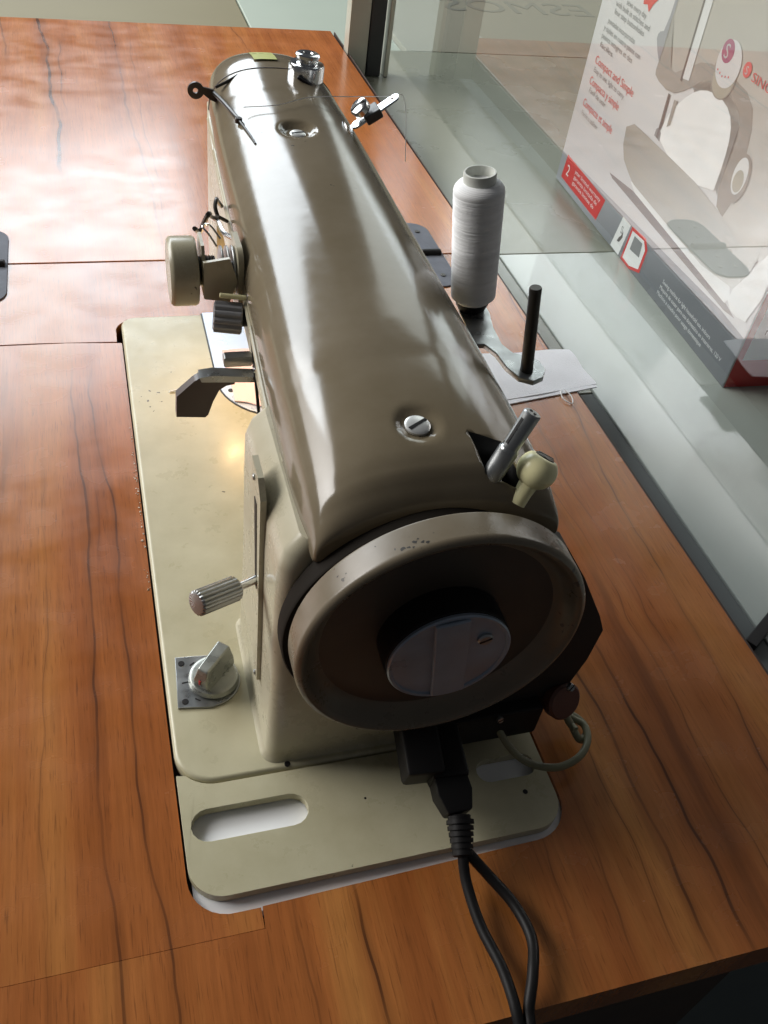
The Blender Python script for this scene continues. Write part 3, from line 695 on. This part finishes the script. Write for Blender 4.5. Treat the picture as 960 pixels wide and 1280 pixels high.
# dark wire guide on the far left of the cover
wg = tube([(85, 431, 192.3), (76, 424, 190.0), (68, 420, 187.6)], .9, 8, 6)
tube([(66, 417, 186), (69.5, 393, 188.5), (74, 366, 189.5)], 1.25, 8, 6, bm=wg)
tube([(74, 366, 189.4), (77, 346, 189.2), (78.6, 334, 188.6)], .7, 8, 4, bm=wg)
merge(wg, xf(cyl(2.2, 3, .4, 16), Matrix.Translation((74, 366, 187.6))))
wgo = build('wire_guide', wg, M['dark_steel'], mc)
er = [(60.5 + 4.6 * math.cos(a), 187.5 + 5.2 * math.sin(a)) for a in [2 * PI * i / 24 for i in range(24)]]
ey = prism([(55.5 + 5.0 * math.cos(a), 187.2 + 5.0 * math.sin(a)) for a in [math.radians(25 + 310 * i / 24) for i in range(25)]] + [(64, 182), (69, 180), (70.5, 184), (66, 188)], 415, 416.6,
           holes=[[(55.3 + 1.6 * math.cos(a), 187.2 + 1.6 * math.sin(a)) for a in [-2 * PI * i / 14 for i in range(14)]]], axes='xz')
build('guide_eye', ey, M['lever'], wgo)

# tension dial on the front of the arm
dl = build('tension_dial', xf(lathe([(0, 0), (15.6, 0), (16.9, 1.2), (17.2, 2.4), (17.2, 12.6), (16.4, 13.8), (0, 14)], 64), align((21.3, 251, 158.5), (1, 0, 0))), M['cream_body'], mc)
build('spring_core', xf(cyl(4.5, 24, .5, 24), align((34, 251, 158.5), (1, 0, 0))), M['steel'], dl)
sp = tube([(35.5 + i * .16, 251 + 7 * math.cos(i * .62), 158.5 + 7 * math.sin(i * .62)) for i in range(60)], .75, 6, 1)
build('spring', sp, M['dark_steel'], dl)
build('guard_cup', prism([(238, 152), (260, 153), (262, 170), (258, 176), (244, 176), (239, 168)], 37.0, 38.6, axes='yz'), M['cream_body'], dl)
cup = prism([(37.2, 151), (50, 149), (54, 160), (50, 173), (37.2, 171)], 236, 238, axes='xz')
build('guard_plate', cup, M['cream_body'], dl)
for xx in (47.5, 50.5, 53.0):
    build('tension_disc', xf(cyl(12.2, 1.1, .3, 40), align((xx, 252, 158), (1, 0, 0))), M['steel'], dl)
build('mount_plate', prism(rrect(238, 138, 268, 174, 8), 54.6, 57.4, axes='yz'), M['cream_body'], dl)
build('check_spring', tube([(46, 254, 170), (43, 258, 174), (40, 262, 177), (44, 265, 176), (49, 262, 170)], .55, 6, 6), M['chrome'], dl)
build('thread_hook', tube([(56, 262, 170), (52, 272, 168), (51, 286, 167), (50, 296, 164)], 1.3, 6, 6), M['chrome'], dl)
tl = build('thread_guide', tube([(58, 300, 160), (52, 296, 165), (50.5, 288, 168), (47, 282, 172), (44.5, 273, 178), (42.5, 277, 171), (41, 283, 163), (37.5, 275, 169)], lambda t: 1.0 if t < .5 else 1.3, 8, 6), M['dark_steel'], mc)
build('guide_hook', tube([(57.5, 318, 160), (54.5, 312, 166), (53, 306, 170), (51.5, 300, 168), (53, 296, 163)], 1.1, 8, 6), M['dark_steel'], tl)
build('guide_pin', xf(cyl(1.3, 13, .3, 14), align((56.5, 226, 157), (-1, .1, 0.1))), M['ivory'], mc)

# small fluted knob under the dial
kk = build('fluted_knob', xf(fluted(8.0, 14.5, 12, 1.2), align((40.2, 226, 147.5), (1, -.18, -.05))), M['grip'], mc)
build('knob_stem', xf(cyl(4.6, 5, .4, 24), align((53.5, 224.5, 147), (1, 0, 0))), M['black'], kk)

# reverse lever: dark paddle on a steel rod, with its slot plate
pd = [(17.5, 112.5), (31.5, 111), (33.0, 112.5), (35.5, 120.5), (38.5, 127.2), (42, 129.6), (46, 130.2), (46, 134.6), (36, 135.4), (29, 134.8), (26.5, 133.2), (18.0, 124.8)]
pad = build('reverse_lever', prism(pd, 192, 197, bev=0, axes='xz'), M['lever'], mc)
build('lever_rod', prism([(30, 133.0), (58, 131), (58, 134.0), (36, 136.4), (29, 135.6)], 191.2, 198.2, axes='xz'), M['steel'], pad)
build('lever_slot', prism([(176, 118), (178, 118), (205, 148), (203, 149)], 55.2, 56.6, axes='yz'), M['black'], mc)
build('slot_stop', prism(rrect(42, 134, 56, 139.5, 1.2), 201, 206, axes='xz'), M['steel'], mc)
build('slot_screw', xf(lathe([(0, 0), (3.4, 0), (3.0, 1.4), (0, 1.8)], 20), align((56.6, 193, 139), (-1, 0, .2))), M['chrome'], mc)

# presser bar, needle bar and foot under the head
pf = build('presser_bar', xf(cyl(3.5, 62, .4, 20), Matrix.Translation((100, 400, 6))), M['steel'], mc)
build('presser_foot', prism([(90, 372), (97, 366), (106, 366), (112, 372), (110, 402), (92, 402)], 4.2, 6.4), M['chrome'], pf)
build('needle_bar', xf(cyl(2.8, 50, .4, 20), Matrix.Translation((104, 388, 18))), M['steel'], mc)
bulb = xf(lathe([(0, 0), (4, .3), (6.4, 2.4), (7.2, 5.6), (6.4, 9), (4.6, 12), (4, 18), (0, 18)], 32), Matrix.Translation((80, 356, 60)))
mb, nt, b = newmat('lit_bulb'); b.inputs['Emission Color'].default_value = (1, .62, .28, 1); b.inputs['Emission Strength'].default_value = 26
build('lamp_bulb', bulb, mb, mc)
ld = bpy.data.lights.new('sewing_lamp', 'POINT'); ld.energy = .10; ld.color = (1, .62, .3); ld.shadow_soft_size = .008
lo_ = bpy.data.objects.new('sewing_lamp', ld); COL.objects.link(lo_); lo_.location = Vector((72, 352, 58)) * S; lo_.parent = mc

# ------------------------------------------------------------------ thread cone, thread, cloths
cone = empty('thread_spool', 'tall white spool of sewing thread standing on the far pin of the stand', 'thread spool', (181.3, 232.2, 147.8))
cone.rotation_euler = lean.to_track_quat('Z', 'Y').to_euler()
random.seed(3)
pr = [(0, 0), (9.5, 0), (11.6, 2.6)]
z = 2.6
while z < 60:
    f = z / 60; rad = 12.0 + 1.0 * f - (0.25 if int(z / 14.5) != int((z - .55) / 14.5) else 0)
    pr += [(rad + random.uniform(-.05, .07), z), (rad - .16, z + .28)]; z += .56
pr += [(13.0, 61.4), (12.6, 62.8), (11.2, 64.6), (9.4, 65.6), (8.2, 65.8), (0, 65.8)]
build('thread_winding', lathe(pr, 72), M['wound'], cone)
build('spool_core', lathe([(8.2, 64), (8.3, 70.0), (8.0, 70.7), (7.3, 70.7), (7.0, 70.0), (7.0, 30), (0, 30)], 48), M['core'], cone)
th = tube([(183.5, 378, 160), (182.5, 386, 186), (180.5, 390, 196), (176, 389, 197.5), (170, 389, 196.2), (150, 392, 194.5), (120, 384, 196.4), (98, 372, 196), (78, 374, 193.5)], .25, 5, 8)
tag(build('thread_strand', th, M['thread']), 'fine pale thread running through the guide bar and across the taupe cover', 'thread')
ravel = tube([(150, 330, 0), (290, 560, -.6), (300, 520, -.7), (330, 500, -.8)], .25, 5, 6)
bpy.data.meshes.new('x'); ravel.free()
def cloth(name, quad, z0, m, label, thick=.9, nx=24, ny=12, amp=.8, seed=1, fold=True):
    rnd = random.Random(seed); ph = [rnd.uniform(0, 6) for _ in range(6)]
    bm = bmesh.new(); layers = []
    A, B, C_, D = [Vector((*p, 0)) for p in quad]
    for s in (1, 0):
        g = []
        for i in range(nx + 1):
            u = i / nx; row = []
            for j in range(ny + 1):
                v = j / ny; p = A.lerp(B, u).lerp(D.lerp(C_, u), v)
                wv = amp * (math.sin(u * 6 + ph[0]) * math.cos(v * 4 + ph[1]) * .5 + math.sin(u * 13 + v * 9 + ph[2]) * .25 + .5)
                p.x += math.sin(v * 9 + ph[3]) * .5; p.y += math.sin(u * 11 + ph[4]) * .5
                row.append(bm.verts.new((p.x, p.y, z0 + wv * (.4 + u) + (thick if s else 0))))
            g.append(row)
        layers.append(g)
    for s, g in enumerate(layers):
        for i in range(nx):
            for j in range(ny):
                f = (g[i][j], g[i + 1][j], g[i + 1][j + 1], g[i][j + 1]); bm.faces.new(f if s == 0 else tuple(reversed(f)))
    t, b2 = layers
    rim = [(i, 0) for i in range(nx)] + [(nx, j) for j in range(ny)] + [(i, ny) for i in range(nx, 0, -1)] + [(0, j) for j in range(ny, 0, -1)]
    for k in range(len(rim)):
        a, c = rim[k], rim[(k + 1) % len(rim)]
        bm.faces.new((t[a[0]][a[1]], b2[a[0]][a[1]], b2[c[0]][c[1]], t[c[0]][c[1]]))
    o = build(name, bm, m); tag(o, label, 'cloth'); return o
wc = cloth('white_cloth', [(240, 322), (353, 339), (350, 386), (240, 388)], TZ + .3, M['cloth'], 'folded white cloth lying on the right edge of the wooden table', seed=2)
bm = prism([(246, 318), (352, 335.5), (352.6, 339), (240, 322)], TZ + .2, TZ + 1.2)
build('lower_fold', bm, M['cloth'], wc)
build('loose_threads', tube([(320, 334, 0), (317, 324, .2), (322, 317, -.2), (325, 325, .4), (323, 334, .3)], .45, 6, 6), M['thread'], wc)
cloth('pink_cloth', [(70, 343), (98, 330), (112, 404), (69, 405)], 3.2, M['pink'], 'pale pink scrap of cloth under the needle on the polished plate', seed=5, amp=.5)

tag(build('thread_snippet', tube([(26.6, 359, 2.6), (32, 360.5, 3.0), (41.5, 361, 2.6)], .5, 6, 4), M['thread']), 'short pale thread snippet lying on the bed beside the dark lever', 'thread snippet')
cr = bmesh.new(); random.seed(11)
for i in range(46):
    y = random.choice([random.uniform(180, 330), random.uniform(215, 300)]); x = -2.1 - abs(random.gauss(0, .9)); q_ = random.uniform(.2, .6)
    b2 = bmesh.new(); bmesh.ops.create_icosphere(b2, subdivisions=1, radius=q_)
    for v in b2.verts: v.co *= random.uniform(.6, 1.3)
    bmesh.ops.translate(b2, vec=(x, y, TZ + q_ * .3), verts=b2.verts); merge(cr, b2)
co = build('crumbs', cr, M['glue']); co['kind'] = 'stuff'; co['label'] = 'pale crumbs of old glue along the left edge of the bed'

# ------------------------------------------------------------------ cables
pg = empty('power_plug', 'black power plug with ribbed strain relief hanging at the bottom of the handwheel', 'plug', (122, 46, 24))
a0 = Vector((122, 50, 27)); a1 = Vector((119.8, 20, 24)); a2 = Vector((120.5, 2, 19)); a3 = Vector((118.5, -10, 14))
inv = Vector((122, 46, 24))
def loc_(bm): return xf(bm, Matrix.Translation(-inv))
sk = xf(box(-12, -9, 0, 6, 9, 28, 2), align(Vector((113, 50, 33)), Vector((-2, -26, -7))))
build('socket_body', loc_(sk), M['black'], pg)
pb = xf(box(-9.2, -7, 0, 9.2, 7, 30, 2.5), align(a0, a1 - a0))
build('plug_body', loc_(pb), M['black'], pg)
pb2 = xf(loft([[( -8, -6, 0), (8, -6, 0), (8, 6, 0), (-8, 6, 0)], [(-8.5, -6, 9), (8.5, -6, 9), (8.5, 6, 9), (-8.5, 6, 9)], [(-6, -5, 18), (6, -5, 18), (6, 5, 18), (-6, 5, 18)]]), align(a1 + Vector((0, 4, 0)), a2 - a1))
bevel(pb2, 1.2, 2)
build('plug_neck', loc_(pb2), M['black'], pg)
sr = bmesh.new()
for i in range(6):
    t = i / 5; p = a2.lerp(a3, t) + Vector((0, 2, 0))
    merge(sr, xf(lathe([(0, 0), (6.3 - 1.6 * t, 0), (6.3 - 1.6 * t, 1.9), (0, 1.5)], 24), align(p, a3 - a2)))
merge(sr, xf(cyl(5.3, 18, .6, 20, 4.2), align(a2 + Vector((0, 4, 1)), a3 - a2)))
build('strain_relief', loc_(sr), M['black'], pg)
pc = tube([(118, -9, 14.5), (117.5, -20, 8), (118.5, -38, 4.5), (121.5, -58, 5), (121.5, -76, 3), (121, -86, -8), (121, -90, -60), (124, -88, -160)], 2.5, 12, 10)
tube([(120.5, -9, 14.0), (129, -19, 7), (136.5, -32, 4), (138.5, -48, 5), (133, -62, 6.5), (127, -74, 3.5), (125.5, -85, -6), (125.5, -90, -60), (128, -88, -160)], 2.5, 12, 10, bm=pc)
tag(build('mains_cable', pc, M['black']), 'black twin power cord looping over the near edge of the table', 'cord')
oc = tube([(150, 52, 33), (152.5, 50, 24), (159, 38, 14), (168, 30, 9), (181, 25, 9), (193, 27, 11), (201, 34, 12), (203.5, 43, 12), (199.5, 48, 12), (193, 52, 15), (183, 56, 22), (172, 56, 32)], 1.9, 10, 8)
tube([(168, 55, 33), (178, 56, 30), (188, 52, 24), (195, 44, 15), (198.5, 37, 10), (204, 40, 9), (205, 46, 9), (200, 51, 11), (195, 47, 14), (196, 40, 15)], 1.9, 10, 8, bm=oc)
tag(build('motor_cable', oc, M['olive']), 'olive grey twin cable looped beside the right end of the machine bed', 'cable')

# chair arm / dark rail at the right edge
rl = xf(box(0, -4, 0, 200, 4, 6, 1), Matrix.Translation((357, 99, -31)) @ Matrix.Rotation(math.radians(32), 4, 'Z'))
tag(build('dark_rail', rl, M['black']), 'short dark metal bar beside the table at the right edge of the picture', 'bar')

# ------------------------------------------------------------------ printed carton
dx, dy = 494.1 - 512.2, 359.4 - 771.2
carton = empty('printed_carton', 'large white, grey and red carton printed with a sewing machine picture', 'carton', (512.2, 771.2, -30.5), (0, 0, math.atan2(dy, dx)))
CW, CD, CH = 412, 190, 345
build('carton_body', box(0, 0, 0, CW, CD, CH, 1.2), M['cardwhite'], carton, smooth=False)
LAY = [0]
def chaikin(pts, n_=1):
    for _ in range(n_):
        q_ = []
        for i in range(len(pts)):
            a, c = Vector(pts[i]), Vector(pts[(i + 1) % len(pts)]); q_ += [a.lerp(c, .25), a.lerp(c, .75)]
        pts = q_
    return [tuple(p) for p in pts]
def flat(name, pts, m, parent=carton, lay=1):
    if name in ('picture_head', 'picture_head_shade', 'picture_opening', 'picture_bed', 'picture_white', 'picture_backdrop'): pts = chaikin(pts)
    bm = bmesh.new(); vs = [bm.verts.new((p[0], -.12 * lay, p[1])) for p in pts]
    bm.faces.new(vs)
    bmesh.ops.triangulate(bm, faces=bm.faces)
    bmesh.ops.scale(bm, vec=(S, S, S), verts=bm.verts)
    me = bpy.data.meshes.new(name); bm.to_mesh(me); bm.free()
    return link(name, me, m, parent, False)
flat('shaded_ground', [(1, 82), (130, 70), (250, 76), (411, 96), (411, 30), (1, 30)], M['cardmid'], lay=1)
flat('grey_band', [(.5, 1), (411.5, 1), (411.5, 50), (368, 51.5), (188, 42), (20, 34.3), (.5, 33)], M['cardgrey'], lay=2)
bl_ = flat('red_label', [(13, 8), (16, 35), (126.5, 33.5), (118.5, 7)], M['red'], lay=3)
def cutw(w_, f): return w_
def ptext(name, body, x, z, size, m, lay=4, width=None, parent=carton):
    me, w_ = text_mesh(body, size)
    k = (width / w_) if width else 1
    for v in me.vertices: v.co = Vector((v.co.x * k, v.co.y, v.co.z)) * S
    return link(name, me, m, parent, False, loc=(x, -.12 * lay, z), rot=(PI / 2, 0, 0))
ptext('numeral', '2', 22, 15, 17, M['printwhite'])
for i, s in enumerate(('year limited warranty', 'garantia limitada de', 'garantie limitee de')):
    ptext('label_line', s, 44, 26 - i * 6.3, 6.2, M['printwhite'], width=72 - i * 5)
flat('white_sticker', [(163, 2), (171, 37.7), (190, 37.5), (184, 1.5)], M['printwhite'], lay=3)
flat('sticker_mark', [(173, 12), (178, 13), (182, 20), (180, 26), (178, 20), (175, 17)], M['pdark'], lay=4)
ptext('sticker_text', 'S', 174, 22, 11, M['printgrey'])
flat('seal_frame', [(190, 1.5), (193.3, 38), (224, 41), (233, 33), (232, 8), (210, 1)], M['red'], lay=3)
flat('seal_face', [(193.5, 4.5), (196.5, 35), (222, 37.5), (229, 31), (228, 10), (210, 4)], M['printwhite'], lay=4)
flat('seal_print', [(202, 18), (203, 33), (221, 34), (223, 20)], M['printgrey'], lay=5)
for i, (s, wd) in enumerate((('Sewing machine for light household use, indoors', 96), ('Maquina de coser para uso domestico en interiores, 120 V', 122), ('Machine a coudre pour usage domestique', 91))):
    ptext('band_line', s, 275 - i * 1.5, 22.6 - i * 6.5, 5.6, M['printwhite'], width=wd)
for (s, x, z, wd, sz) in (('Compact and Simple', 21, 136, 97, 11.5), ('Compacta y simple', 20.5, 115, 77, 11.5), ('Compacte et simple', 19, 91.5, 79, 11.5)):
    ptext('heading', s, x, z, sz, M['printred'], width=wd)
for (s, x, z, wd) in (('Easy to use, light to carry', 23.5, 128, 78), ('Facil de usar', 25, 107.5, 44), ('Facile a utiliser', 21.5, 82.5, 44)):
    ptext('subheading', s, x, z, 7.2, M['printgrey'], width=wd)
for (x0, x1, z, s) in ((55, 100, 201.5, 'sews every day'), (33.5, 113, 194.5, 'with built in stitches and'), (35, 105, 187.5, 'four step buttonholes'), (26.5, 92, 176.5, 'puntadas incorporadas'), (21.5, 111, 168.5, 'y ojales en cuatro pasos con'), (21, 97, 160.8, 'points integres et des'), (22.5, 55, 152.5, 'faciles')):
    ptext('paragraph_line', s, x0, z, 7.4, M['printgrey'], width=x1 - x0)
flat('red_flag', [(84, 222), (88, 211), (96, 213), (102, 208), (107, 216), (118, 226), (112, 250), (86, 250)], M['red'], lay=3)
# the printed picture of a sewing machine
flat('picture_shadow', [(118, 60), (127, 57.6), (373, 53.5), (390, 56), (372, 59.5), (174, 66)], M['pdark'], lay=3)
flat('picture_base', [(164, 71), (178, 66), (370, 58.8), (374, 66), (368, 74), (190, 84)], M['pbase'], lay=4)
flat('picture_backdrop', [(143, 250), (142, 204), (131, 200), (131, 192), (160, 168), (175, 190), (170, 250)], M['cardgrey'], lay=3)
flat('picture_head', [(146, 340), (150, 201), (146, 174), (149, 166), (183, 163), (209, 176), (236, 196), (274, 196), (298, 186), (303.6, 170), (303.7, 118), (376, 100), (404, 120), (409, 340)], M['pbody'], lay=4)
flat('picture_head_shade', [(146, 226), (150, 201), (146, 174), (149, 166), (183, 163), (209, 176), (236, 196), (274, 196), (298, 186), (303.6, 170), (303.7, 118), (330, 112), (322, 178), (304, 204), (262, 208), (222, 205), (196, 190), (176, 178), (164, 190)], M['pshade'], lay=5)
flat('picture_opening', [(185, 119), (191, 146), (199, 158), (214, 174), (233, 185.5), (259, 189.5), (281, 185), (293, 172), (298, 150), (299, 117)], M['printwhite'], lay=6)
flat('picture_bed', [(123, 118), (186, 119), (297, 119), (379, 103), (384, 131), (388, 100), (369, 66), (178, 71), (163, 73), (131, 86)], M['pbed'], lay=7)
flat('picture_needle_bar', [(181, 163), (184.5, 163), (188.5, 124), (184, 124)], M['pdark'], lay=8)
flat('picture_foot', [(180, 130), (184, 133), (190, 130), (192, 123), (180, 124)], M['printgrey'], lay=8)
flat('picture_clamp', [(194, 162), (200, 163), (201, 142), (196, 138)], M['pshade'], lay=8)
flat('picture_lever_slot', [(191, 250), (194, 181), (207, 183), (203, 250)], M['pbase'], lay=8)
flat('picture_slot_edge', [(188.5, 250), (193, 179), (196, 178.5), (191.5, 250)], M['pdark'], lay=9)
def disc(name, cx, cz, r, m, lay, rz=None): return flat(name, [(cx + r * math.cos(2 * PI * i / 36), cz + (rz or r) * math.sin(2 * PI * i / 36)) for i in range(36)], m, lay=lay)
disc('picture_dial_side', 255.5, 204.5, 18.5, M['pshade'], 8)
disc('picture_dial_side', 256, 203.0, 16, M['poval'], 8.5)
disc('picture_dial', 256, 213.5, 18, M['cardwhite'], 9)
disc('picture_emblem', 249.5, 221.5, 9, M['printplum'], 10, 9)
ptext('emblem_letter', 'S', 244.6, 215.7, 16, M['cardwhite'], lay=11)
disc('logo_disc', 283.5, 218.5, 5.8, M['printred'], 9)
ptext('logo_letter', 'S', 281.2, 215.0, 9, M['cardwhite'], lay=10)
ptext('logo_word', 'SINGER', 292.5, 213.5, 9.8, M['printred'], lay=9, width=44)
for k in range(5):
    disc('dial_mark', 244 + k * 4.6, 203 - abs(k - 2) * -1.2, .9, M['printred'], 10)
disc('picture_oval', 326, 148, 13, M['pshade'], 8, 20)
disc('picture_oval', 325.5, 150, 9.5, M['pbase'], 9, 15)
disc('picture_oval', 326, 146, 7, M['poval'], 10, 9)
flat('picture_white', [(369, 66), (388, 100), (411, 150), (411, 64), (385, 57)], M['pbase'], lay=8)
# red end of the carton
def endflat(name, pts, m, lay):
    bm = bmesh.new(); vs = [bm.verts.new((CW + .12 * lay, p[0], p[1])) for p in pts]; bm.faces.new(vs)
    bmesh.ops.scale(bm, vec=(S, S, S), verts=bm.verts); me = bpy.data.meshes.new(name); bm.to_mesh(me); bm.free()
    return link(name, me, m, carton, False)
endflat('red_end', [(1, 1), (CD - 1, 1), (CD - 1, 140), (1, 110)], M['red'], 1)
endflat('white_end_label', [(7, 29), (70, 29), (70, 95), (8, 88)], M['printwhite'], 2)
for k, (z, wd, s) in enumerate(((62, 34, 'MODEL'), (54, 40, 'MODELO'))):
    me, w_ = text_mesh(s, 7)
    for v in me.vertices: v.co = Vector((v.co.x * wd / w_, v.co.y, v.co.z)) * S
    link('end_label_line', me, M['pdark'], carton, False, loc=(CW + .4, 16, z), rot=(PI / 2, 0, PI / 2))
